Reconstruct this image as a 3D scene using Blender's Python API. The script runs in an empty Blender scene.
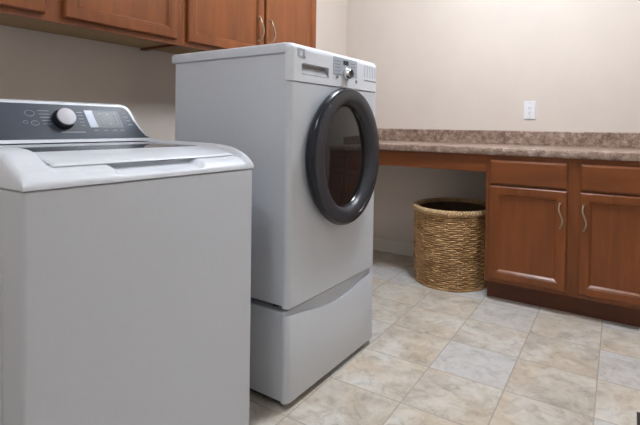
import bpy, bmesh, math, random
from mathutils import Vector, Matrix, Euler

scene = bpy.context.scene
COL = scene.collection
random.seed(7)

# ------------------------------------------------------------------ helpers
def link(o):
    COL.objects.link(o)
    return o

def thing(name, label, cat, loc=(0, 0, 0), group=None):
    o = link(bpy.data.objects.new(name, None))
    o.location = loc
    o.empty_display_size = 0.05
    o['label'] = label
    o['category'] = cat
    if group:
        o['group'] = group
    return o

def tag(o, label, cat, group=None):
    o['label'] = label
    o['category'] = cat
    if group:
        o['group'] = group
    return o

def wloc(o):
    v = Vector((0, 0, 0))
    while o is not None:
        v += o.location
        o = o.parent
    return v

def obj(name, bm, mat, parent=None, smooth=None, loc=None):
    """link a bmesh given in world coordinates as ONE mesh object"""
    base = wloc(parent) if parent else Vector(loc or (0, 0, 0))
    bmesh.ops.recalc_face_normals(bm, faces=bm.faces)
    bm.transform(Matrix.Translation(-base))
    me = bpy.data.meshes.new(name)
    if smooth is not None:
        for f in bm.faces:
            f.smooth = True
        for e in bm.edges:
            if len(e.link_faces) == 2:
                e.smooth = e.calc_face_angle(0) < math.radians(smooth)
    bm.to_mesh(me)
    bm.free()
    mats = mat if isinstance(mat, (list, tuple)) else [mat]
    for m in mats:
        me.materials.append(m)
    o = link(bpy.data.objects.new(name, me))
    if parent:
        o.parent = parent
    else:
        o.location = base
    return o

def structure(name, bm, mat, smooth=None):
    o = obj(name, bm, mat, None, smooth)
    o['kind'] = 'structure'
    return o

def quad_loop(bm, a, b, mi=0):
    n = len(a)
    for i in range(n):
        f = bm.faces.new((a[i], a[(i + 1) % n], b[(i + 1) % n], b[i]))
        f.material_index = mi

def box(bm, lo, hi, bevel=0.0, segs=2):
    t = bmesh.new()
    bmesh.ops.create_cube(t, size=1)
    for v in t.verts:
        v.co = Vector([lo[i] + (v.co[i] + .5) * (hi[i] - lo[i]) for i in range(3)])
    if bevel > 0:
        bmesh.ops.bevel(t, geom=list(t.edges), offset=bevel, segments=segs, profile=.5, affect='EDGES')
    merge(bm, t)
    return bm

def merge(bm, t):
    me = bpy.data.meshes.new('tmp')
    t.to_mesh(me)
    t.free()
    bm.from_mesh(me)
    bpy.data.meshes.remove(me)

def B(lo, hi, bevel=0.0, segs=2):
    return box(bmesh.new(), lo, hi, bevel, segs)

def loft(bm, rings, cap=True, closed=False):
    vs = [[bm.verts.new(p) for p in r] for r in rings]
    for i in range(len(vs) - 1):
        quad_loop(bm, vs[i], vs[i + 1])
    if closed:
        quad_loop(bm, vs[-1], vs[0])
    elif cap:
        bm.faces.new(vs[0][::-1])
        bm.faces.new(vs[-1])
    return bm

def lathe(bm, prof, c, ax, segs=64, close_start=True, close_end=True):
    """prof: (radius, height along ax)"""
    ax = Vector(ax).normalized()
    u = ax.orthogonal().normalized()
    w = ax.cross(u)
    c = Vector(c)
    rings = []
    for r, h in prof:
        rings.append([c + ax * h + (u * math.cos(2 * math.pi * k / segs) + w * math.sin(2 * math.pi * k / segs)) * r
                      for k in range(segs)])
    vs = [[bm.verts.new(p) for p in r] for r in rings]
    for i in range(len(vs) - 1):
        quad_loop(bm, vs[i], vs[i + 1])
    if close_start:
        bm.faces.new(vs[0][::-1])
    if close_end:
        bm.faces.new(vs[-1])
    return bm

def tube(bm, pts, rad, segs=8, closed=False, squash=None):
    """rad: number or list; squash=(vector, factor) flattens along a direction"""
    pts = [Vector(p) for p in pts]
    n = len(pts)
    rings = []
    prev = None
    for i, p in enumerate(pts):
        if closed:
            t = (pts[(i + 1) % n] - pts[i - 1]).normalized()
        else:
            t = (pts[min(i + 1, n - 1)] - pts[max(i - 1, 0)]).normalized()
        if prev is None:
            u = t.orthogonal().normalized()
        else:
            u = (prev - t * prev.dot(t)).normalized()
        prev = u
        w = t.cross(u)
        r = rad[i] if isinstance(rad, (list, tuple)) else rad
        rings.append([p + (u * math.cos(2 * math.pi * k / segs) + w * math.sin(2 * math.pi * k / segs)) * r
                      for k in range(segs)])
    loft(bm, rings, cap=not closed, closed=closed)
    return bm

def round_poly(x0, x1, y0, y1, r, corners, inset=0.0, segs=8):
    """rectangle in xy, rounded at the chosen corners ('fn' front-near = x1,y0; 'ff' = x1,y1; 'bn','bf')"""
    if 'bn' in corners:
        x0 += inset
    x1 -= inset; y0 += inset; y1 -= inset
    out = []
    for key, cx, cy, a0 in (('bn', x0, y0, 180), ('fn', x1, y0, 270), ('ff', x1, y1, 0), ('bf', x0, y1, 90)):
        rr = max(r - inset * .5, .001) if key in corners else 0.0
        if rr <= 0:
            out += [(cx, cy)] * 1
        else:
            ccx = cx + (rr if cx == x0 else -rr)
            ccy = cy + (rr if cy == y0 else -rr)
            for k in range(segs + 1):
                a = math.radians(a0 + 90 * k / segs)
                out.append((ccx + rr * math.cos(a), ccy + rr * math.sin(a)))
    return out

def upright(bm, x0, x1, y0, y1, layers, r, corners=('fn', 'ff')):
    """upright prism with rounded corners; layers = (z, inset)"""
    return loft(bm, [[(x, y, z) for x, y in round_poly(x0, x1, y0, y1, r, corners, ins)] for z, ins in layers])

def cut(o, cutter_bm):
    """subtract the cutter from the mesh of o for good"""
    bmesh.ops.recalc_face_normals(cutter_bm, faces=cutter_bm.faces)
    cutter_bm.transform(Matrix.Translation(-wloc(o)))
    me = bpy.data.meshes.new('tmp_cut')
    cutter_bm.to_mesh(me)
    cutter_bm.free()
    c = bpy.data.objects.new('tmp_cut', me)
    link(c)
    base = bpy.data.objects.new('tmp_base', o.data)
    link(base)
    m = base.modifiers.new('b', 'BOOLEAN')
    m.operation = 'DIFFERENCE'
    m.object = c
    m.solver = 'EXACT'
    dg = bpy.context.evaluated_depsgraph_get()
    new = bpy.data.meshes.new_from_object(base.evaluated_get(dg))
    old = o.data
    nm = old.name
    o.data = new
    bpy.data.objects.remove(base)
    bpy.data.objects.remove(c)
    bpy.data.meshes.remove(me)
    bpy.data.meshes.remove(old)
    new.name = nm

def smoothstep(a, b, x):
    t = max(0.0, min(1.0, (x - a) / (b - a)))
    return t * t * (3 - 2 * t)

def lerp_table(tab, x):
    if x <= tab[0][0]:
        return tab[0][1]
    for (xa, ya), (xb, yb) in zip(tab, tab[1:]):
        if x <= xb:
            return ya + (yb - ya) * (x - xa) / (xb - xa)
    return tab[-1][1]

# ------------------------------------------------------------------ materials
def new_mat(name):
    m = bpy.data.materials.new(name)
    m.use_nodes = True
    nt = m.node_tree
    bs = nt.nodes['Principled BSDF']
    return m, nt, bs

def N(nt, kind, **kw):
    n = nt.nodes.new(kind)
    for k, v in kw.items():
        setattr(n, k, v)
    return n

def ramp(nt, fac, stops, interp='LINEAR'):
    r = N(nt, 'ShaderNodeValToRGB')
    r.color_ramp.interpolation = interp
    els = r.color_ramp.elements
    while len(els) < len(stops):
        els.new(.5)
    for e, (p, c) in zip(els, stops):
        e.position = p
        e.color = (*c, 1)
    nt.links.new(fac, r.inputs[0])
    return r.outputs[0]

def mapping(nt, scale=(1, 1, 1), rnd=False, rot=(0, 0, 0), loc=(0, 0, 0)):
    tc = N(nt, 'ShaderNodeTexCoord')
    mp = N(nt, 'ShaderNodeMapping')
    mp.inputs['Scale'].default_value = scale
    mp.inputs['Rotation'].default_value = rot
    mp.inputs['Location'].default_value = loc
    src = tc.outputs['Object']
    if rnd:
        oi = N(nt, 'ShaderNodeObjectInfo')
        sc = N(nt, 'ShaderNodeVectorMath', operation='SCALE')
        cb = N(nt, 'ShaderNodeCombineXYZ')
        for i in range(3):
            nt.links.new(oi.outputs['Random'], cb.inputs[i])
        nt.links.new(cb.outputs[0], sc.inputs[0])
        sc.inputs['Scale'].default_value = 17.0
        ad = N(nt, 'ShaderNodeVectorMath', operation='ADD')
        nt.links.new(src, ad.inputs[0])
        nt.links.new(sc.outputs[0], ad.inputs[1])
        src = ad.outputs[0]
    nt.links.new(src, mp.inputs['Vector'])
    return mp.outputs[0]

def noise(nt, vec, scale, detail=4, rough=.55, dist=0.0):
    n = N(nt, 'ShaderNodeTexNoise')
    n.inputs['Scale'].default_value = scale
    n.inputs['Detail'].default_value = detail
    n.inputs['Roughness'].default_value = rough
    n.inputs['Distortion'].default_value = dist
    nt.links.new(vec, n.inputs['Vector'])
    return n

def bump(nt, bs, height, strength, dist=.002):
    b = N(nt, 'ShaderNodeBump')
    b.inputs['Strength'].default_value = strength
    b.inputs['Distance'].default_value = dist
    nt.links.new(height, b.inputs['Height'])
    nt.links.new(b.outputs[0], bs.inputs['Normal'])

def mixc(nt, fac, a, b, mode='MIX'):
    m = N(nt, 'ShaderNodeMix', data_type='RGBA', blend_type=mode)
    for s, v in ((0, fac), (6, a), (7, b)):
        if isinstance(v, (int, float)):
            m.inputs[s].default_value = v
        elif isinstance(v, tuple):
            m.inputs[s].default_value = (*v, 1)
        else:
            nt.links.new(v, m.inputs[s])
    return m.outputs[2]

def plain(name, col, rough=.4, metal=0.0, spec=.5, coat=0.0):
    m, nt, bs = new_mat(name)
    vec = mapping(nt)
    n = noise(nt, vec, 60, 2)
    c = ramp(nt, n.outputs['Fac'], [(.3, tuple(x * .99 for x in col)), (.7, tuple(min(1, x * 1.01) for x in col))])
    nt.links.new(c, bs.inputs['Base Color'])
    bs.inputs['Roughness'].default_value = rough
    bs.inputs['Metallic'].default_value = metal
    bs.inputs['Specular IOR Level'].default_value = spec
    bs.inputs['Coat Weight'].default_value = coat
    return m

def wall_mat(name, col):
    m, nt, bs = new_mat(name)
    vec = mapping(nt)
    n = noise(nt, vec, 2.5, 3)
    c = ramp(nt, n.outputs['Fac'], [(.3, tuple(x * .97 for x in col)), (.7, tuple(x * 1.03 for x in col))])
    nt.links.new(c, bs.inputs['Base Color'])
    bs.inputs['Roughness'].default_value = .85
    bs.inputs['Specular IOR Level'].default_value = .25
    n2 = noise(nt, vec, 220, 3)
    bump(nt, bs, n2.outputs['Fac'], .12, .001)
    return m

def wood_mat(name, dark, mid, light, axis, rough=.31):
    """axis = grain direction"""
    m, nt, bs = new_mat(name)
    s = [26, 26, 26]
    s[axis] = 2.2
    vec = mapping(nt, tuple(s), rnd=True)
    n = noise(nt, vec, 1.0, 5, .6, .6)
    s2 = [5, 5, 5]
    s2[axis] = 1.6
    vec2 = mapping(nt, tuple(s2), rnd=True)
    n2 = noise(nt, vec2, 1.0, 3, .5, .3)
    a = ramp(nt, n.outputs['Fac'], [(.25, dark), (.52, mid), (.78, light)])
    b = ramp(nt, n2.outputs['Fac'], [(.3, tuple(x * .68 for x in mid)), (.7, tuple(x * 1.25 for x in mid))])
    c = mixc(nt, .55, a, b)
    nt.links.new(c, bs.inputs['Base Color'])
    bs.inputs['Roughness'].default_value = rough
    bs.inputs['Specular IOR Level'].default_value = .36
    bump(nt, bs, n.outputs['Fac'], .05, .001)
    return m

WALL = wall_mat('wall_paint', (.675, .605, .545))
CEIL = wall_mat('ceiling_paint', (.78, .77, .74))
TRIM = plain('trim_paint', (.74, .71, .66), .45)
_D, _M, _L = (.108, .031, .0085), (.200, .060, .0165), (.295, .098, .030)
WOOD_V = wood_mat('cherry_wood_upright', _D, _M, _L, 2)
WOOD_X = wood_mat('cherry_wood_along_x', _D, _M, _L, 0)
WOOD_Y = wood_mat('cherry_wood_along_y', _D, _M, _L, 1)
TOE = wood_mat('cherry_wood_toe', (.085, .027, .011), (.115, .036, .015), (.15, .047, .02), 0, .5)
RAW = wood_mat('pale_underside_wood', (.28, .185, .09), (.34, .23, .115), (.40, .275, .15), 1, .6)
WHITE = plain('white_enamel', (.615, .65, .70), .28, 0, .5, .0)
WHITE_P = plain('white_plastic', (.71, .745, .80), .3)
GREY_P = plain('grey_plastic', (.42, .44, .47), .35)
POCKET = plain('light_grey_plastic', (.62, .65, .70), .4)
SLOT = plain('shaded_grey_plastic', (.30, .30, .31), .45)
DARK = plain('dark_rubber', (.025, .024, .023), .6)
BLACK = plain('black_gloss_plastic', (.012, .013, .016), .15)
CHROME = plain('satin_chrome', (.72, .72, .75), .22, 1.0)
NICKEL = plain('brushed_nickel', (.46, .39, .31), .32, 1.0)
CHAR = plain('charcoal_gloss_plastic', (.036, .039, .049), .34, 0, .4)
MARK = plain('pale_panel_print', (.30, .34, .40), .5)
DOT = plain('grey_button', (.20, .21, .23), .4)
DISP = plain('blue_grey_panel', (.40, .45, .51), .3)
SILVER = plain('silver_paint', (.50, .49, .53), .4)
STRIP = plain('pale_lilac_strip', (.54, .57, .66), .4)
LCDM = plain('pale_screen', (.50, .55, .68), .25)
LCDD = plain('dark_screen', (.035, .042, .052), .3)
VENT = plain('dark_bronze_metal', (.045, .04, .036), .45, .4)
PLATE = plain('white_outlet_plastic', (.80, .82, .85), .35)

def console_mat():
    m, nt, bs = new_mat('slate_gradient_panel')
    tc = N(nt, 'ShaderNodeTexCoord')
    n = noise(nt, mapping(nt, (1, 1, 1)), 25, 2)
    c = ramp(nt, n.outputs['Fac'], [(.3, (.040, .052, .072)), (.7, (.046, .059, .081))])
    nt.links.new(c, bs.inputs['Base Color'])
    bs.inputs['Roughness'].default_value = .33
    bs.inputs['Specular IOR Level'].default_value = .3
    return m
PANEL = console_mat()

def glass_mat():
    m, nt, bs = new_mat('smoked_door_glass')
    n = noise(nt, mapping(nt), 8, 2)
    c = ramp(nt, n.outputs['Fac'], [(.3, (.012, .012, .013)), (.7, (.016, .016, .017))])
    nt.links.new(c, bs.inputs['Base Color'])
    bs.inputs['Roughness'].default_value = .04
    bs.inputs['IOR'].default_value = 1.55
    bs.inputs['Specular IOR Level'].default_value = .5
    return m
GLASS = glass_mat()
LIDGLASS = plain('dark_lid_glass', (.014, .016, .022), .05, 0, .6)

def laminate_mat():
    m, nt, bs = new_mat('speckled_brown_laminate')
    vec = mapping(nt)
    n1 = noise(nt, vec, 24, 6, .72)
    n2 = noise(nt, vec, 120, 4, .7)
    a = ramp(nt, n1.outputs['Fac'], [(.37, (.085, .042, .028)), (.46, (.25, .148, .108)), (.55, (.39, .265, .205)), (.66, (.66, .52, .43))])
    b = ramp(nt, n2.outputs['Fac'], [(.36, (.06, .036, .027)), (.5, (.24, .175, .14)), (.66, (.46, .39, .33))])
    c = mixc(nt, .45, a, b)
    nt.links.new(c, bs.inputs['Base Color'])
    bs.inputs['Roughness'].default_value = .32
    return m
LAM = laminate_mat()

def tile_mat():
    m, nt, bs = new_mat('mottled_stone_tile')
    P = .305
    tc = N(nt, 'ShaderNodeTexCoord')
    mp = N(nt, 'ShaderNodeMapping')
    # grid lines at x = 1.37 + k*P, y = -1.255 + k*P
    mp.vector_type = 'POINT'
    mp.inputs['Rotation'].default_value = (0, 0, math.radians(-1.1))
    mp.inputs['Scale'].default_value = (1 / P, 1 / P, 1)
    p = Vector((1.360, -1.255, 0)).copy()
    a = math.radians(-1.1)
    q = Vector((p.x / P, p.y / P))
    qr = (q.x * math.cos(a) - q.y * math.sin(a), q.x * math.sin(a) + q.y * math.cos(a))
    mp.inputs['Location'].default_value = (306 - qr[0], 24 - qr[1], 0)
    nt.links.new(tc.outputs['Object'], mp.inputs['Vector'])
    fl = N(nt, 'ShaderNodeVectorMath', operation='FLOOR')
    fr = N(nt, 'ShaderNodeVectorMath', operation='FRACTION')
    nt.links.new(mp.outputs[0], fl.inputs[0])
    nt.links.new(mp.outputs[0], fr.inputs[0])
    # grout distance
    sub = N(nt, 'ShaderNodeVectorMath', operation='SUBTRACT')
    nt.links.new(fr.outputs[0], sub.inputs[0])
    sub.inputs[1].default_value = (.5, .5, .5)
    ab = N(nt, 'ShaderNodeVectorMath', operation='ABSOLUTE')
    nt.links.new(sub.outputs[0], ab.inputs[0])
    sp = N(nt, 'ShaderNodeSeparateXYZ')
    nt.links.new(ab.outputs[0], sp.inputs[0])
    mx = N(nt, 'ShaderNodeMath', operation='MAXIMUM')
    nt.links.new(sp.outputs[0], mx.inputs[0])
    nt.links.new(sp.outputs[1], mx.inputs[1])
    wob = noise(nt, mapping(nt, (1, 1, 1)), 40, 2)
    wm = N(nt, 'ShaderNodeMath', operation='MULTIPLY_ADD')
    nt.links.new(wob.outputs['Fac'], wm.inputs[0])
    wm.inputs[1].default_value = .010
    nt.links.new(mx.outputs[0], wm.inputs[2])
    gr = N(nt, 'ShaderNodeMapRange')
    gr.inputs['From Min'].default_value = .4935
    gr.inputs['From Max'].default_value = .500
    nt.links.new(wm.outputs[0], gr.inputs['Value'])
    # random per tile
    wn = N(nt, 'ShaderNodeTexWhiteNoise', noise_dimensions='2D')
    nt.links.new(fl.outputs[0], wn.inputs['Vector'])
    sc = N(nt, 'ShaderNodeVectorMath', operation='SCALE')
    nt.links.new(wn.outputs['Color'], sc.inputs[0])
    sc.inputs['Scale'].default_value = 23
    ad = N(nt, 'ShaderNodeVectorMath', operation='ADD')
    nt.links.new(mp.outputs[0], ad.inputs[0])
    nt.links.new(sc.outputs[0], ad.inputs[1])
    n1 = noise(nt, ad.outputs[0], 1.5, 8, .62, .9)
    n2 = noise(nt, ad.outputs[0], 5.5, 9, .74, .8)
    n3 = noise(nt, ad.outputs[0], .9, 4, .5, .4)
    base = ramp(nt, n1.outputs['Fac'], [(.30, (.42, .375, .315)), (.43, (.56, .515, .45)), (.55, (.66, .625, .56)), (.70, (.70, .69, .665))])
    rust = ramp(nt, n3.outputs['Fac'], [(.47, (0, 0, 0)), (.62, (1, 1, 1))])
    rm = N(nt, 'ShaderNodeMath', operation='MULTIPLY')
    nt.links.new(rust, rm.inputs[0])
    rm.inputs[1].default_value = .42
    c = mixc(nt, rm.outputs[0], base, (.61, .48, .335))
    vein = ramp(nt, n2.outputs['Fac'], [(.30, (.42, .39, .36)), (.42, (.80, .78, .76)), (.52, (.98, .975, .97)), (.7, (1.10, 1.10, 1.10))])
    c = mixc(nt, .75, c, vein, 'MULTIPLY')
    # some tiles lean to a cool grey
    cool = ramp(nt, wn.outputs['Value'], [(.55, (0, 0, 0)), (.75, (1, 1, 1))])
    cm = N(nt, 'ShaderNodeMath', operation='MULTIPLY')
    nt.links.new(cool, cm.inputs[0])
    cm.inputs[1].default_value = .6
    hv = mixc(nt, .7, (.60, .61, .63), vein, 'MULTIPLY')
    c = mixc(nt, cm.outputs[0], c, hv)
    c = mixc(nt, gr.outputs[0], c, (.42, .375, .32))
    nt.links.new(c, bs.inputs['Base Color'])
    rr = N(nt, 'ShaderNodeMapRange')
    rr.inputs['To Min'].default_value = .34
    rr.inputs['To Max'].default_value = .8
    nt.links.new(gr.outputs[0], rr.inputs['Value'])
    nt.links.new(rr.outputs[0], bs.inputs['Roughness'])
    bs.inputs['Specular IOR Level'].default_value = .35
    h = N(nt, 'ShaderNodeMath', operation='MULTIPLY_ADD')
    nt.links.new(gr.outputs[0], h.inputs[0])
    h.inputs[1].default_value = -1.2
    nt.links.new(n2.outputs['Fac'], h.inputs[2])
    bump(nt, bs, h.outputs[0], .25, .002)
    return m
TILE = tile_mat()

def wicker_mat(name, dark, mid, light):
    m, nt, bs = new_mat(name)
    n = noise(nt, mapping(nt, (1, 1, 1.2)), 14, 5, .65)
    c = ramp(nt, n.outputs['Fac'], [(.3, dark), (.5, mid), (.7, light)])
    nt.links.new(c, bs.inputs['Base Color'])
    bs.inputs['Roughness'].default_value = .5
    return m
WICK = wicker_mat('golden_wicker', (.28, .143, .052), (.46, .27, .112), (.65, .425, .205))
RIMW = wicker_mat('pale_wicker_rim', (.36, .22, .10), (.55, .37, .19), (.68, .49, .28))
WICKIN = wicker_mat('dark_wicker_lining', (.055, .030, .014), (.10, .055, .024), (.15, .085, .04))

def emit_mat(name, col, strength):
    m, nt, bs = new_mat(name)
    bs.inputs['Base Color'].default_value = (.9, .9, .9, 1)
    bs.inputs['Emission Color'].default_value = (*col, 1)
    bs.inputs['Emission Strength'].default_value = strength
    return m

# ------------------------------------------------------------------ the room
RX, RY, RZ = 3.15, -4.7, 2.75
structure('floor', B((-.1, RY - .1, -.1), (RX + .1, .1, 0)), TILE)
structure('ceiling', B((-.1, RY - .1, RZ), (RX + .1, .1, RZ + .1)), CEIL)
structure('wall_left', B((-.1, RY, 0), (0, 0, RZ)), WALL)
structure('wall_back', B((-.1, 0, 0), (RX + .1, .1, RZ)), WALL)
structure('wall_right', B((RX, RY, 0), (RX + .1, 0, RZ)), WALL)
structure('wall_front', B((-.1, RY - .1, 0), (RX + .1, RY, RZ)), WALL)

def baseboard(name, lo, hi, axis):
    bm = bmesh.new()
    prof = [(0, 0), (.014, 0), (.014, .078), (.009, .090), (.004, .096), (0, .096)]
    if axis == 'x':      # runs along x on the wall y=0
        rings = [[(x, -d, z) for d, z in prof] for x in (lo, hi)]
    else:                # runs along y on the wall x=0
        rings = [[(d, y, z) for d, z in prof] for y in (lo, hi)]
    structure(name, loft(bm, rings), TRIM)
baseboard('baseboard_back', .0141, 1.346, 'x')
baseboard('baseboard_left', RY, 0, 'y')

# ------------------------------------------------------------------ cabinet pieces
def frame_profile():
    return [(0, 0), (0, .014), (.005, .019), (.040, .019), (.0415, .0172), (.047, .0172), (.0578, .0055), (.0578, 0)]

def face_point(org, U, V, Nn, u, v, d):
    return Vector(org) + Vector(U) * u + Vector(V) * v + Vector(Nn) * d

def panel_door(parent, org, U, V, Nn, w, h, mat, label=None):
    bm = bmesh.new()
    rings = []
    for ins, d in frame_profile():
        rings.append([face_point(org, U, V, Nn, u, v, d) for u, v in
                      ((ins, ins), (w - ins, ins), (w - ins, h - ins), (ins, h - ins))])
    loft(bm, rings, cap=False, closed=True)
    door = obj('door', bm, mat, parent)
    bm = bmesh.new()
    a = .0572
    pts = lambda d: [face_point(org, U, V, Nn, u, v, d) for u, v in ((a, a), (w - a, a), (w - a, h - a), (a, h - a))]
    loft(bm, [pts(.001), pts(.0058)])
    obj('door_panel', bm, mat, door)
    return door

def drawer_front(parent, org, U, V, Nn, w, h, mat):
    bm = bmesh.new()
    rings = []
    for ins, d in ((0, 0), (0, .011), (.004, .015), (.012, .019)):
        rings.append([face_point(org, U, V, Nn, u, v, d) for u, v in
                      ((ins, ins), (w - ins, ins), (w - ins, h - ins), (ins, h - ins))])
    loft(bm, rings)
    return obj('drawer_front', bm, mat, parent)

def wave_handle(parent, org, U, V, Nn, length=.135, amp=.009):
    """S-shaped bow pull, org = centre on the door face"""
    bm = bmesh.new()
    pts, rad = [], []
    n = 28
    for i in range(n + 1):
        t = i / n
        s = (t - .5) * length
        side = amp * math.sin((t - .06) * 2 * math.pi * .95)
        out = .004 + .024 * math.sin(math.pi * t) ** .55 if 0 < t < 1 else .0
        pts.append(face_point(org, U, V, Nn, side, s, out))
        rad.append(.0052 - .0014 * abs(2 * t - 1))
    tube(bm, pts, rad, 10)
    for s in (0, n):
        c = pts[s]
        lathe(bm, [(.0065, -.0002), (.0065, .003), (.004, .006)], c, Nn, 14)
    return obj('handle', bm, NICKEL, parent, 40)

# ------------------------------------------------------------------ base cabinet under the counter (two doors, two drawers)
CT = .914
YF = -.599            # face of the base cabinets
def base_cabinet(x0, w, label):
    t = thing('base_cabinet', label, 'cabinet', (x0 + w / 2, -.3, 0))
    x1 = x0 + w
    bm = bmesh.new()
    box(bm, (x0, YF + .0195, .112), (x0 + .016, -.002, .868))
    box(bm, (x1 - .016, YF + .0195, .112), (x1, -.002, .868))
    box(bm, (x0 + .016, YF + .0195, .112), (x1 - .016, -.002, .128))
    box(bm, (x0 + .016, -.012, .128), (x1 - .016, -.002, .868))
    obj('carcass', bm, WOOD_V, t)
    bm = bmesh.new()
    f0, f1 = YF, YF + .019
    m0, m1 = x0 + .434 - .003, x0 + .497 + .003
    for a, b in ((x0, x0 + .034), (m0, m1), (x1 - .034, x1)):
        box(bm, (a, f0, .112), (b, f1, .868))
    for a, b in ((x0 + .034, m0), (m1, x1 - .034)):
        box(bm, (a, f0, .112), (b, f1, .152))
        box(bm, (a, f0, .672), (b, f1, .706))
        box(bm, (a, f0, .826), (b, f1, .868))
    obj('face_frame', bm, WOOD_V, t)
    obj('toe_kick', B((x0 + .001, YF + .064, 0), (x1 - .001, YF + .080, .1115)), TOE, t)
    X, Z, Y = (1, 0, 0), (0, 0, 1), (0, -1, 0)
    for k, a in enumerate((x0 + .026, x0 + .496)):
        b = a + .408
        drawer_front(t, (a, YF - .0005, .697), X, Z, Y, .408, .143, WOOD_X)
        d = panel_door(t, (a, YF - .0005, .138), X, Z, Y, .408, .549, WOOD_V)
        hx = b - .027 if k == 0 else a + .024
        wave_handle(d, (hx, YF - .0195, .552), X, Z, Y)
    return t
base_cabinet(1.3475, .930, 'cherry base cabinet with two doors and drawers under brown counter')

ap = thing('apron_rail', 'reddish wooden rail under the counter above the basket', 'rail', (.67, YF, .765))
obj('board', B((.002, YF, .764), (1.3465, YF + .019, .868), .0015, 1), WOOD_X, ap)
obj('cleat', B((.002, YF + .0195, .83), (1.3465, YF + .045, .868)), WOOD_X, ap)

ct = thing('countertop', 'speckled brown laminate countertop along the end wall', 'countertop', (1.14, -.3, CT))
bm = bmesh.new()
prof = [(-.001, CT - .0445), (-.618, CT - .0445), (-.6225, CT - .041), (-.624, CT - .036), (-.624, CT - .012), (-.621, CT - .004), (-.612, CT), (-.001, CT)]
loft(bm, [[(x, y, z) for y, z in prof] for x in (.002, 2.28)])
obj('worktop', bm, LAM, ct, 30)
bm = bmesh.new()
prof = [(-.001, CT + .0003), (-.020, CT + .0003), (-.020, CT + .092), (-.016, CT + .0975), (-.001, CT + .0975)]
loft(bm, [[(x, y, z) for y, z in prof] for x in (.002, 2.28)])
obj('backsplash', bm, LAM, ct, 30)

# ------------------------------------------------------------------ wall cabinets on the left wall
ZU, HU, DU = 1.3984, .78, .3038
def wall_cabinet(y0, y1, doors, label, handles):
    t = thing('wall_cabinet', label, 'cabinet', (.15, (y0 + y1) / 2, ZU))
    f1 = DU - .0192
    bm = bmesh.new()
    box(bm, (.002, y0, ZU), (f1, y0 + .013, ZU + HU))
    box(bm, (.002, y1 - .013, ZU), (f1, y1, ZU + HU))
    box(bm, (.002, y0 + .013, ZU + HU - .013), (f1, y1 - .013, ZU + HU))
    box(bm, (.002, y0 + .013, ZU + .022), (.010, y1 - .013, ZU + HU - .013))
    obj('carcass', bm, WOOD_V, t)
    bm = bmesh.new()
    box(bm, (.0101, y0 + .0131, ZU + .011), (f1 - .0002, y1 - .0131, ZU + .022))
    obj('bottom_panel', bm, RAW, t)
    bm = bmesh.new()
    edges = [(y0, doors[0][0] + .012)] + [(doors[k][1] - .012, doors[k + 1][0] + .012) for k in range(len(doors) - 1)] + [(doors[-1][1] - .012, y1)]
    for a, b in edges:
        box(bm, (DU - .019, a, ZU), (DU, b, ZU + HU))
    for (a, b), (c, d) in zip(edges, edges[1:]):
        box(bm, (DU - .019, b, ZU), (DU, c, ZU + .038))
        box(bm, (DU - .019, b, ZU + HU - .038), (DU, c, ZU + HU))
    obj('face_frame', bm, WOOD_V, t)
    Y, Z, X = (0, 1, 0), (0, 0, 1), (1, 0, 0)
    for (a, b), hy in zip(doors, handles):
        d = panel_door(t, (DU + .0005, a, ZU + .022), Y, Z, X, b - a, HU - .044, WOOD_V)
        if hy is not None:
            wave_handle(d, (DU + .0195, hy, ZU + .170), Y, Z, X)
    return t
wall_cabinet(-2.016, -.909, [(-1.994, -1.452), (-1.436, -.931)], 'cherry wall cabinet with wavy handles above the front-load washer', [-1.497, -1.398])
wall_cabinet(-3.19, -2.018, [(-3.165, -2.637), (-2.570, -2.058)], 'cherry wall cabinet above the top-load washer', [None, None])

# ------------------------------------------------------------------ front-load washer on its pedestal
XS, XD, Y0, WD, HB, HT = 1.036, 1.062, -2.160, .670, .3635, 1.3297
Y1 = Y0 + WD
XB = .432
fl = thing('front_load_washer', 'white front-load washer with round dark glass door on white pedestal', 'washing machine', (.72, (Y0 + Y1) / 2, .352))
upright_bm = upright(bmesh.new(), XB, XS - .0005, Y0 + .005, Y1 - .005, [(.376, 0), (1.2885, 0)], .004, ())
obj('side_cabinet', upright_bm, WHITE, fl)
obj('top_panel', upright(bmesh.new(), XB - .025, XS + .004, Y0 - .001, Y1 + .001,
    [(1.289, .004), (1.293, 0), (1.318, 0), (1.325, .003), (1.3297, .010)], .01, ('bn', 'bf')), WHITE, fl, 35)
obj('front_panel', upright(bmesh.new(), XS, XD, Y0, Y1, [(.3655, .006), (.3675, .002), (.371, 0), (.374, 0), (1.183, 0), (1.186, 0), (1.1885, .002)], .022), WHITE, fl, 30)
cp = obj('control_panel', upright(bmesh.new(), XS, XD + .002, Y0, Y1,
    [(1.1905, .002), (1.193, 0), (1.196, 0), (1.304, 0), (1.308, 0), (1.318, .003), (1.325, .008), (1.3285, .014), (1.3305, .022)], .022), WHITE_P, fl, 30)
# pull slot of the detergent drawer
cut(cp, B((1.041, -2.097, 1.2185), (1.10, -1.914, 1.2605), .006))
dd = bmesh.new()
box(dd, (1.0412, -2.0965, 1.219), (1.0445, -1.9145, 1.260))
dd_o = obj('detergent_drawer', dd, SLOT, fl)
bm = bmesh.new()
loft(bm, [[(x, y, z) for x, z in ((1.0448, 1.2192), (1.0605, 1.2192), (1.0615, 1.223), (1.051, 1.245), (1.0448, 1.2475))] for y in (-2.095, -1.916)])
obj('drawer_grip', bm, GREY_P, dd_o)
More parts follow.
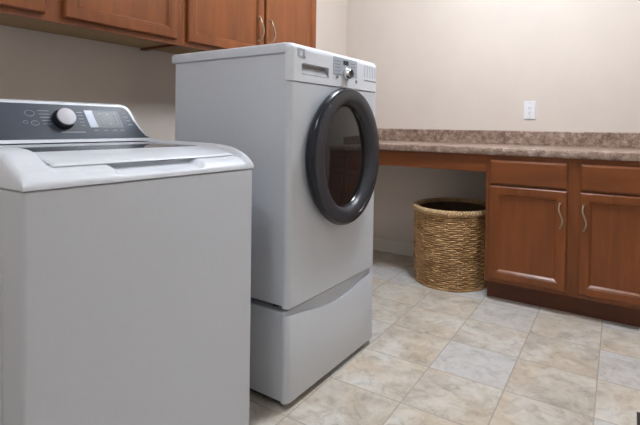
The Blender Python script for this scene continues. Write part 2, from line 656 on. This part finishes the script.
# display, dial, buttons, printed columns
XP = XD + .002
disp = obj('display_panel', B((XP + .0001, -1.882, 1.243), (XP + .0022, -1.690, 1.3135), .0009, 1), DISP, fl)
obj('screen', B((XP + .0023, -1.808, 1.286), (XP + .0034, -1.767, 1.304)), BLACK, disp)
for k in range(4):
    obj('cycle_mark', B((XP + .0023, -1.872, 1.256 + k * .013), (XP + .0027, -1.832, 1.259 + k * .013)), DOT, disp)
    obj('cycle_mark', B((XP + .0023, -1.750, 1.256 + k * .013), (XP + .0027, -1.708, 1.259 + k * .013)), DOT, disp)
bm = bmesh.new()
lathe(bm, [(.027, 0), (.027, .004), (.023, .007), (.0215, .020), (.0185, .024)], (XP + .0024, -1.780, 1.250), (1, 0, 0), 32)
kn = obj('control_dial', bm, CHROME, fl, 40)
bm = bmesh.new()
lathe(bm, [(.0165, 0), (.0165, .0015)], (XP + .0265, -1.780, 1.250), (1, 0, 0), 24)
box(bm, (XP + .0265, -1.7825, 1.250), (XP + .030, -1.7775, 1.268))
obj('dial_cap', bm, BLACK, kn)
for yy, zz in ((-1.850, 1.2325), (-1.694, 1.226)):
    bm = bmesh.new()
    lathe(bm, [(.0075, 0), (.0075, .002), (.006, .003)], (XP, yy, zz), (1, 0, 0), 18)
    obj('button', bm, DOT, fl, 40)
for k in range(5):
    bm = B((XP, -1.624 + k * .025, 1.252), (XP + .0006, -1.613 + k * .025, 1.306))
    obj('option_strip', bm, STRIP, fl)
obj('panel_line', B((XP, -1.622, 1.2345), (XP + .0006, -1.508, 1.2405)), DOT, fl)
# small grey emblem at the top corner: a squarish ring with two legs
bm = bmesh.new()
for y0_, y1_, z0_, z1_ in ((-2.122, -2.111, 1.281, 1.312), (-2.090, -2.079, 1.281, 1.312), (-2.111, -2.090, 1.305, 1.312), (-2.111, -2.074, 1.278, 1.286)):
    box(bm, (XP - .001, y0_, z0_), (XP + .0012, y1_, z1_))
obj('emblem', bm, DISP, fl)
# the door
YC, ZC = -1.812, .906
def oval(bm, prof, segs=96, caps=(False, False)):
    """rings round the x axis; prof = (vertical radius, horizontal radius, height)"""
    rings = [[(XD + h, YC + ry * math.cos(2 * math.pi * k / segs), ZC + rz * math.sin(2 * math.pi * k / segs)) for k in range(segs)] for rz, ry, h in prof]
    vs = [[bm.verts.new(p) for p in r] for r in rings]
    for i in range(len(vs) - 1):
        quad_loop(bm, vs[i], vs[i + 1])
    if caps[0]:
        bm.faces.new(vs[0][::-1])
    if caps[1]:
        bm.faces.new(vs[-1])
    return bm
TRIMM = plain('navy_black_gloss', (.010, .013, .022), .18, 0, .45)
door = obj('door_ring', oval(bmesh.new(), [
    (.262, .249, .0485), (.269, .256, .0494),
    (.258, .244, .0512), (.246, .228, .0512), (.233, .206, .0500), (.2245, .192, .0470), (.2185, .1835, .0415), (.2145, .179, .034), (.2115, .176, .026), (.2095, .1745, .014), (.193, .160, .014), (.193, .160, .006)]), CHAR, fl, 35)
obj('door_trim', oval(bmesh.new(), [
    (.264, .252, -.001), (.272, .259, .008), (.280, .266, .018), (.2835, .2695, .029), (.2828, .269, .037), (.279, .266, .0440), (.2735, .260, .0485), (.2695, .2565, .0496),
    (.262, .249, .0480)]), TRIMM, door, 35)['label'] = 'dark glossy outer edge of the door'
gp = [(.2115, .1762, .015)]
for k in range(9):
    q = 1 - k / 8 if k < 8 else .01
    gp.append((.2115 * q, .1762 * q, .020 + .010 * (1 - q * q)))
obj('door_glass', oval(bmesh.new(), gp, caps=(True, True)), GLASS, door, 40)
obj('door_gasket', oval(bmesh.new(), [(.2112, .1757, .022), (.2128, .1773, .0255), (.2115, .176, .027), (.2065, .171, .0255), (.2045, .169, .0215)]), BLACK, door, 40)
gb = bmesh.new()
pts = []
for k in range(17):
    a = math.radians(-72 + k * 3.2)
    pts.append((XD + .0505, YC + .238 * math.cos(a), ZC + .254 * math.sin(a)))
tube(gb, pts, [.003 + .0065 * math.sin(math.pi * k / 16) for k in range(17)], 8)
obj('door_grip', gb, BLACK, door, 50)
for xx in (XB + .06, .97):
    for yy in (Y0 + .06, Y1 - .06):
        obj('foot', lathe(bmesh.new(), [(.022, 0), (.022, .010), (.015, .012), (.015, .0238)], (xx, yy, .3522), (0, 0, 1), 20), DARK, fl)

# ------------------------------------------------------------------ pedestal with drawer
pd = thing('laundry_pedestal', 'white pedestal drawer under the front-load washer', 'pedestal', (.72, (Y0 + Y1) / 2, 0))
obj('side_cabinet', B((XB, Y0 + .004, .028), (XS - .0005, Y1 - .004, .352)), WHITE, pd)
bm = bmesh.new()
poly = round_poly(XS, XD, Y0, Y1, .022, ('fn', 'ff'), 0, 8)
# refine the long front side so that the top edge can dip in an arc
dense = []
for i, p in enumerate(poly):
    q = poly[(i + 1) % len(poly)]
    dense.append(p)
    if abs(p[0] - XD) < 1e-4 and abs(q[0] - XD) < 1e-4 and abs(q[1] - p[1]) > .1:
        for k in range(1, 40):
            dense.append((XD, p[1] + (q[1] - p[1]) * k / 40))
def arc_z(y):
    u = (y - (Y0 + Y1) / 2) / (WD / 2)
    return .343 - .043 * max(0, math.cos(min(1, abs(u) / .98) * math.pi) * .5 + .5) ** .8
def ins(p, d):
    cx, cy = (XS + XD) / 2, (Y0 + Y1) / 2
    x = p[0] - d if p[0] > cx else p[0]
    y = p[1] + (d if p[1] < cy else -d) * (1 if abs(p[1] - cy) > WD / 2 - .03 else 0)
    return x, y
rings = [[(*ins(p, .006), .0223) for p in dense], [(*ins(p, .0015), .0245) for p in dense], [(p[0], p[1], .029) for p in dense],
         [(p[0], p[1], arc_z(p[1]) - .003 if p[0] > XS + .0003 else .332) for p in dense],
         [(*ins(p, .0012), arc_z(p[1]) if p[0] > XS + .0003 else .334) for p in dense],
         [(XS + max(0, p[0] - XS - .016), p[1] * .994 + .006 * (Y0 + Y1) / 2, arc_z(p[1]) - .003) for p in dense],
         [(XS + (p[0] - XS) * .10, p[1] * .992 + .008 * (Y0 + Y1) / 2, .3505) for p in dense]]
loft(bm, rings)
obj('drawer_front', bm, WHITE, pd, 32)
obj('plinth', B((XB + .02, Y0 + .03, .004), (1.012, Y1 - .03, .0278)), DARK, pd)

# ------------------------------------------------------------------ top-load washer
XW, W0, WW = 1.0284, -3.0146, .6998
W1 = W0 + WW + .002
XWB = .335
tl = thing('top_load_washer', 'white top-load washer with dark sloped control console', 'washing machine', ((XW + XWB) / 2, (W0 + W1) / 2, 0))
obj('cabinet_shell', upright(bmesh.new(), XWB, XW, W0, W1, [(.014, .004), (.018, 0), (.882, 0), (.8845, .0025)], .010, ('fn', 'ff', 'bn', 'bf')), WHITE, tl, 35)
obj('side_embossing', B((.50, W0 - .0022, .07), (.94, W0 + .001, .74), .002, 1), WHITE, tl)
for xx in (XWB + .06, XW - .06):
    for yy in (W0 + .06, W1 - .06):
        obj('foot', lathe(bmesh.new(), [(.02, 0), (.02, .008), (.012, .010), (.012, .0145)], (xx, yy, 0), (0, 0, 1), 20), DARK, tl)

XF = XW + .0015
RIM = [(.33, .968), (.60, .9685), (.85, .9685), (.88, .967), (.90, .965), (.918, .961), (.935, .953), (.951, .945), (.967, .937), (.983, .930), (1.003, .922), (1.013, .915), (1.023, .906), (1.0285, .899), (XF, .8935)]
LID = [(.33, .9605), (.48, .9605), (.815, .954), (.84, .9525), (.90, .9445), (.94, .9375), (.965, .931), (.975, .928), (.99, .925), (1.003, .9205), (1.013, .9145), (1.023, .906), (1.0285, .899), (XF, .8935)]
LX0, LX1, LXT = .486, .978, .950
LY0, LY1 = W0 + .080, W1 - .038
RIMR = [(.33, .973), (.52, .973), (.68, .967), (.86, .9645), (.913, .9615), (.95, .955), (.984, .9435), (1.005, .934), (1.018, .924), (1.026, .911), (XF, .8935)]
def rim_mix(y):
    a = 1 - smoothstep(LY0 - .010, LY0 + .002, y)
    b = smoothstep(LY1 - .002, LY1 + .016, y)
    return max(a, b)
def edge_drop(y):
    d = min(y - W0 + .001, W1 + .001 - y)
    r = .022
    return 0 if d >= r else r - math.sqrt(max(0, r * r - (r - d) ** 2))
def lid_z(x, y):
    return lerp_table(LID, x)
def deck_z(x, y):
    m = rim_mix(y)
    z = lerp_table(LID, x) * (1 - m) + lerp_table(RIM if y < -2.66 else RIMR, x) * m
    inside = smoothstep(LXT + .001, LXT - .001, x) * smoothstep(LY0 - .001, LY0 + .001, y) * smoothstep(LY1 + .001, LY1 - .001, y)
    z -= .016 * inside
    # grip pocket in the front lip
    pk = smoothstep(-2.805, -2.775, y) * smoothstep(-2.508, -2.538, y) * smoothstep(.955, .965, x) * smoothstep(1.028, 1.014, x)
    z -= .014 * pk
    z -= edge_drop(y) * smoothstep(.8935, .93, z) * 1.0
    return max(z, .8912)
def heightfield(bm, xs, ys, fz, z0, mat_fn=None):
    top = [[bm.verts.new((x, y, fz(x, y))) for y in ys] for x in xs]
    bot = [[None] * len(ys) for x in xs]
    nx, ny = len(xs), len(ys)
    for i in range(nx):
        for j in range(ny):
            if i in (0, nx - 1) or j in (0, ny - 1):
                bot[i][j] = bm.verts.new((xs[i], ys[j], z0(xs[i], ys[j]) if callable(z0) else z0))
    for i in range(nx - 1):
        for j in range(ny - 1):
            f = bm.faces.new((top[i][j], top[i + 1][j], top[i + 1][j + 1], top[i][j + 1]))
            if mat_fn:
                f.material_index = mat_fn((xs[i] + xs[i + 1]) / 2, (ys[j] + ys[j + 1]) / 2)
    loop = [(i, 0) for i in range(nx)] + [(nx - 1, j) for j in range(1, ny)] + [(i, ny - 1) for i in range(nx - 2, -1, -1)] + [(0, j) for j in range(ny - 2, 0, -1)]
    n = len(loop)
    for k in range(n):
        a, b = loop[k], loop[(k + 1) % n]
        bm.faces.new((top[a[0]][a[1]], bot[a[0]][a[1]], bot[b[0]][b[1]], top[b[0]][b[1]]))
    bm.faces.new([bot[i][j] for i, j in loop])
    return bm
def spread(*segs):
    out = []
    for a, b, n in segs:
        out += [a + (b - a) * k / n for k in range(n)]
    out.append(segs[-1][1])
    return out
xs = spread((XWB, .48, 4), (.48, .93, 24), (.93, .97, 12), (.97, .979, 6), (.979, XF, 24))
ys = spread((W0 - .001, W0 + .024, 12), (W0 + .024, LY0 - .012, 6), (LY0 - .012, LY0 - .002, 6), (LY0 - .002, LY0 + .002, 4), (LY0 + .002, -2.81, 8), (-2.81, -2.77, 10), (-2.77, -2.54, 10), (-2.54, -2.50, 10),
            (-2.50, LY1 - .002, 8), (LY1 - .002, LY1 + .002, 4), (LY1 + .002, LY1 + .012, 6), (LY1 + .012, W1 - .024, 2), (W1 - .024, W1 + .001, 12))
def deck_mat(x, y):
    return 1 if (-2.79 < y < -2.523 and .966 < x < 1.02) else 0
obj('top_deck', heightfield(bmesh.new(), xs, ys, deck_z, lambda x, y: .8872), [WHITE_P, POCKET], tl, 50)
bm = bmesh.new()
lxs = spread((LX0, .9425, 24), (.9425, .951, 3), (.951, LX1, 12))
lys = spread((LY0 + .005, LY0 + .012, 5), (LY0 + .012, LY1 - .012, 30), (LY1 - .012, LY1 - .005, 5))
def lidtop(x, y):
    d = min(y - LY0 - .005, LY1 - .005 - y, LX1 - x)
    return lid_z(x, y) + .002 + .0055 * smoothstep(.83, .93, x) - (.004 * (1 - min(1, d / .008)) ** 2)
lid = obj('lid', heightfield(bm, lxs, lys, lidtop, lambda x, y: lid_z(x, y) + (.0018 if x > .9505 else -.0155)), WHITE_P, tl, 40)
bm = B((.490, LY0 + .022, 0), (.818, LY1 - .020, .0035), .0012, 2)
for v in bm.verts:
    v.co.z += .9535 + (.818 - v.co.x) / .328 * .0064
obj('lid_window', bm, LIDGLASS, lid)
obj('lid_hinge', B((.450, LY0 + .004, .930), (.482, LY1 - .004, .9545), .003), LCDD, tl)

# console
CB, CTOP = (.500, .972), (.4437, 1.0985)     # (x, z) of the sloped face, bottom and top
def con_pt(y, s, d=0.0):
    """s = 0 bottom .. 1 top on the sloped face, d = distance out along its normal"""
    nx, nz = (CTOP[1] - CB[1]), -(CTOP[0] - CB[0])
    l = math.hypot(nx, nz)
    return (CB[0] + (CTOP[0] - CB[0]) * s + nx / l * d, y, CB[1] + (CTOP[1] - CB[1]) * s + nz / l * d)
# right-hand outline, (y measured inward from W1, s)
SW = [(.000, -.01), (.006, .012), (.013, .035), (.021, .068), (.032, .18), (.044, .335), (.053, .48), (.060, .60), (.0655, .74), (.071, .86), (.077, .93), (.085, .975), (.097, 1.0)]
def outline(gap, s_lo, s_hi):
    right = [(W1 - a - gap, s_lo + (s_hi - s_lo) * max(0, s)) for a, s in SW]
    left = [(W0 + a + gap, s_lo + (s_hi - s_lo) * max(0, s)) for a, s in SW][::-1]
    return right + left
out0 = outline(.003, -.03, 1.0)
bm = bmesh.new()
front = [con_pt(y, s) for y, s in out0]
lip = [con_pt(y + (.003 if y < -2.66 else -.003), s - .02 * s, .004) for y, s in out0]
back = [(XWB + .01, y, max(con_pt(y, s)[2] - .004, .966)) for y, s in out0]
base_ = [(min(p[0], .50), p[1], p[2]) for p in front]
loft(bm, [back, [(p[0] - .015, p[1], p[2] + .004 * (1 if p[2] > 1.0 else 0)) for p in front], front, lip])
con = obj('control_console', bm, WHITE_P, tl, 40)
bm = bmesh.new()
out1 = outline(.017, .012, .925)
loft(bm, [[con_pt(y, s, .0038) for y, s in out1], [con_pt(y, s, .0058) for y, s in out1]])
pan = obj('control_panel', bm, PANEL, con)
obj('console_base', upright(bmesh.new(), XWB + .008, .521, W0 + .004, W1 - .004, [(.9640, .001), (.9650, 0), (.9672, .002), (.9750, .013)], .01, ('fn', 'ff')), WHITE_P, tl, 40)

nrm = Vector((CTOP[1] - CB[1], 0, -(CTOP[0] - CB[0]))).normalized()
def rect_on_panel(bm, y0, y1, s0, s1, d0=.0058, d1=.0064, skew=0.0):
    q = lambda d: [con_pt(y0 + skew * (0 - 0), s0, d), con_pt(y1, s0, d), con_pt(y1 - skew, s1, d), con_pt(y0 - skew, s1, d)]
    return loft(bm, [q(d0), q(d1)])
kc = Vector(con_pt(-2.652, .525, .0058))
knob = obj('cycle_knob', lathe(bmesh.new(), [(.0375, 0), (.036, .006), (.0335, .012), (.031, .020)], kc, nrm, 48), BLACK, tl, 40)
obj('knob_cap', lathe(bmesh.new(), [(.0300, .0202), (.0312, .022), (.0312, .025), (.0300, .0268), (.028, .0272)], kc, nrm, 48), SILVER, knob, 40)
bm = bmesh.new()
rect_on_panel(bm, -2.563, -2.534, .315, .79, skew=.012)
obj('screen', bm, LCDM, tl)
bm = bmesh.new()
rect_on_panel(bm, -2.5335, -2.441, .325, .77, .0058, .0062, .010)
dark = obj('display_window', bm, LCDD, tl)
bm = bmesh.new()
rect_on_panel(bm, -2.545, -2.452, .77, .785, .0058, .0066)
rect_on_panel(bm, -2.5335, -2.438, .315, .325, .0058, .0066)
rect_on_panel(bm, -2.4405, -2.437, .325, .77, .0058, .0066, .010)
obj('display_frame', bm, MARK, dark)
for k in range(3):
    y = -2.522 + k * .028
    bm = bmesh.new()
    rect_on_panel(bm, y - .004, y + .011, .68, .71, .0062, .0067)
    rect_on_panel(bm, y + .003, y + .005, .43, .68, .0062, .0067, .002)
    rect_on_panel(bm, y + .003, y + .014, .41, .43, .0062, .0067)
    obj('display_segment', bm, MARK, dark)
def mark(y0, y1, s0, s1):
    bm = bmesh.new()
    rect_on_panel(bm, y0, y1, s0, s1)
    obj('panel_mark', bm, MARK, tl)
for y in (-2.545, -2.508, -2.474, -2.444):
    mark(y - .008, y + .008, .225, .245)
for k in range(4):
    mark(-2.432 + k * .006, -2.414 + k * .006, .72 - k * .11, .745 - k * .11)
for k in range(5):
    mark(-2.731 + k * .003, -2.694, .735 - k * .085, .747 - k * .085)
    mark(-2.604 + k * .002, -2.584 + k * .001, .72 - k * .09, .735 - k * .09)
mark(-2.668, -2.585, .175, .2)
for (yc_, sc_, r_) in ((-2.755, .67, .0125), (-2.744, .42, .010), (-2.772, .44, .006)):
    bm = bmesh.new()
    c = Vector(con_pt(yc_, sc_, .0061))
    u, w = Vector((0, 1, 0)), nrm.cross(Vector((0, 1, 0)))
    tube(bm, [c + u * math.cos(2 * math.pi * k / 24) * r_ * 1.15 + w * math.sin(2 * math.pi * k / 24) * r_ * .8 for k in range(24)], .0011, 6, True)
    obj('round_icon', bm, MARK, tl)

# ------------------------------------------------------------------ wicker basket
BC = Vector((1.072, -.338, 0))
RXB, RYB, BH = .246, .290, .490
bk = thing('wicker_basket', 'round woven wicker laundry basket under the counter', 'basket', BC)
bm = bmesh.new()
rows, seg, stakes = 34, 190, 38
def brad(z):
    t = z / BH
    return 1.0 - .035 * (1 - t) + .025 * math.sin(math.pi * t) + .0
for r in range(rows):
    z = .010 + (BH - .030) * r / (rows - 1)
    hw = (BH - .03) / (rows - 1) * .425
    pts = []
    for k in range(seg):
        a = 2 * math.pi * k / seg
        wv = .0085 * max(0, math.cos(a * stakes / 2)) ** 2 + .0030 * math.sin(a * stakes / 2 + (math.pi if r % 2 else 0))
        f = brad(z)
        zz = z + .0006 * math.sin(a * 5 + r * 1.7)
        pts.append(BC + Vector(((RXB * f + wv) * math.cos(a), (RYB * f + wv) * math.sin(a), zz)))
    tube(bm, pts, hw, 6, True)
for k in range(stakes):
    a = 2 * math.pi * (k + .5) / stakes
    tube(bm, [BC + Vector((RXB * brad(z) * math.cos(a), RYB * brad(z) * math.sin(a), z)) for z in [.004 + (BH - .012) * i / 10 for i in range(11)]], .0052, 6)
obj('woven_wall', bm, WICK, bk, 60)
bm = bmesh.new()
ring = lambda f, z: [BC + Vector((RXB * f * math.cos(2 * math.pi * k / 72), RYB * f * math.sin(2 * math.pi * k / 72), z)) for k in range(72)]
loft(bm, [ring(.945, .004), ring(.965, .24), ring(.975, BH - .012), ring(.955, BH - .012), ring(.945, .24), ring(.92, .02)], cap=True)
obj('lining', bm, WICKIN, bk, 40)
bm = bmesh.new()
for strand in range(3):
    pts = []
    n = 360
    for k in range(n):
        a = 2 * math.pi * k / n
        ph = a * 26 + strand * 2 * math.pi / 3
        rr = .0098
        pts.append(BC + Vector(((RXB + .004 + rr * math.cos(ph)) * math.cos(a), (RYB + .004 + rr * math.cos(ph)) * math.sin(a), BH + rr * math.sin(ph))))
    tube(bm, pts, .0100, 7, True)
obj('braided_rim', bm, RIMW, bk, 60)
bm = bmesh.new()
tube(bm, [BC + Vector((RXB * .985 * math.cos(2 * math.pi * k / 72), RYB * .985 * math.sin(2 * math.pi * k / 72), .008)) for k in range(72)], .008, 8, True)
obj('foot_ring', bm, WICK, bk, 60)

# ------------------------------------------------------------------ outlet on the end wall
ou = thing('wall_outlet', 'white outlet plate on the beige wall above the counter', 'outlet', (1.481, 0, 1.155))
obj('cover_plate', B((1.4435, -.0065, 1.0925), (1.5185, -.0003, 1.2175), .0028), PLATE, ou)
ins_ = obj('receptacle', B((1.464, -.0095, 1.1215), (1.498, -.0066, 1.1885), .0012, 1), PLATE, ou)
bm = bmesh.new()
for zc in (1.139, 1.171):
    box(bm, (1.4735, -.0100, zc - .005), (1.4755, -.0096, zc + .006))
    box(bm, (1.4865, -.0100, zc - .005), (1.4885, -.0096, zc + .006))
    lathe(bm, [(.0027, 0), (.0027, .0004)], (1.481, -.0096, zc - .009), (0, -1, 0), 12)
obj('slots', bm, DOT, ins_)
for zc in (1.1035, 1.2065):
    obj('screw', lathe(bmesh.new(), [(.0032, 0), (.0032, .0006), (.0022, .001)], (1.481, -.0066, zc), (0, -1, 0), 14), GREY_P, ou)

# ------------------------------------------------------------------ floor register near the cabinets
fv = thing('floor_vent', 'dark metal floor vent set on the tiles', 'vent', (2.22, -1.50, 0))
bm = bmesh.new()
box(bm, (2.103, -1.575, .0004), (2.118, -1.425, .006), .0015, 1)
box(bm, (2.342, -1.575, .0004), (2.357, -1.425, .006), .0015, 1)
box(bm, (2.116, -1.575, .0004), (2.344, -1.560, .006), .0015, 1)
box(bm, (2.116, -1.440, .0004), (2.344, -1.425, .006), .0015, 1)
obj('frame', bm, VENT, fv)
bm = bmesh.new()
for k in range(14):
    x = 2.124 + k * .0162
    box(bm, (x, -1.561, .0008), (x + .008, -1.439, .0048))
obj('grille', bm, VENT, fv)

# ------------------------------------------------------------------ lamps
def ceiling_light(x, y, r, h, power, label, col=(.93, .99, 1.07)):
    t = thing('ceiling_light', label, 'ceiling light', (x, y, RZ))
    obj('canopy', lathe(bmesh.new(), [(.07, -.0005), (.07, -.02), (.05, -.03)], (x, y, RZ), (0, 0, 1), 32), NICKEL, t, 40)
    obj('stem', lathe(bmesh.new(), [(.010, -.0302), (.010, -.0598)], (x, y, RZ), (0, 0, 1), 16), NICKEL, t, 40)
    obj('drum_shade', lathe(bmesh.new(), [(r - .015, -.06), (r, -.07), (r, -.05 - h), (r - .015, -.06 - h)], (x, y, RZ), (0, 0, 1), 48), emit_mat('lamp_shade', col, power), t, 40)
    return t
ceiling_light(1.48, -1.20, .22, .14, 54, 'drum ceiling light hanging near the end wall')
ceiling_light(1.20, -3.45, .22, .14, 18, 'drum ceiling light added out of view as fill from the entrance side')  # weaker second lamp added as fill from behind the camera, not a known fixture

w = bpy.data.worlds.new('world')
scene.world = w
w.use_nodes = True
w.node_tree.nodes['Background'].inputs[0].default_value = (.9, .93, 1, 1)
w.node_tree.nodes['Background'].inputs[1].default_value = .3

# ------------------------------------------------------------------ camera
cam = bpy.data.cameras.new('camera')
co = link(bpy.data.objects.new('camera', cam))
cam.sensor_fit = 'HORIZONTAL'
cam.sensor_width = 36
F, CY, YAW, PITCH, ROLL = 462.78, 131.28, .5936, -.0136, .0133
cam.lens = F * 36 / 640
cam.shift_y = -(212.5 - CY) / 640
cam.clip_start = .02
c, s = math.cos(YAW), math.sin(YAW)
Fv, Rv, Uv = Vector((-s, c, 0)), Vector((c, s, 0)), Vector((0, 0, 1))
Fv, Uv = Fv * math.cos(PITCH) + Uv * math.sin(PITCH), Uv * math.cos(PITCH) - Fv * math.sin(PITCH)
Rv, Uv = Rv * math.cos(ROLL) + Uv * math.sin(ROLL), Uv * math.cos(ROLL) - Rv * math.sin(ROLL)
M = Matrix((Rv, Uv, -Fv)).transposed().to_4x4()
M.translation = (2.0707, -3.4637, 1.0336)
co.matrix_world = M
scene.camera = co

scene.view_settings.view_transform = 'Standard'
scene.view_settings.look = 'None'
scene.view_settings.gamma = 1
scene.view_settings.use_curve_mapping = False
scene.view_settings.exposure = 0.0
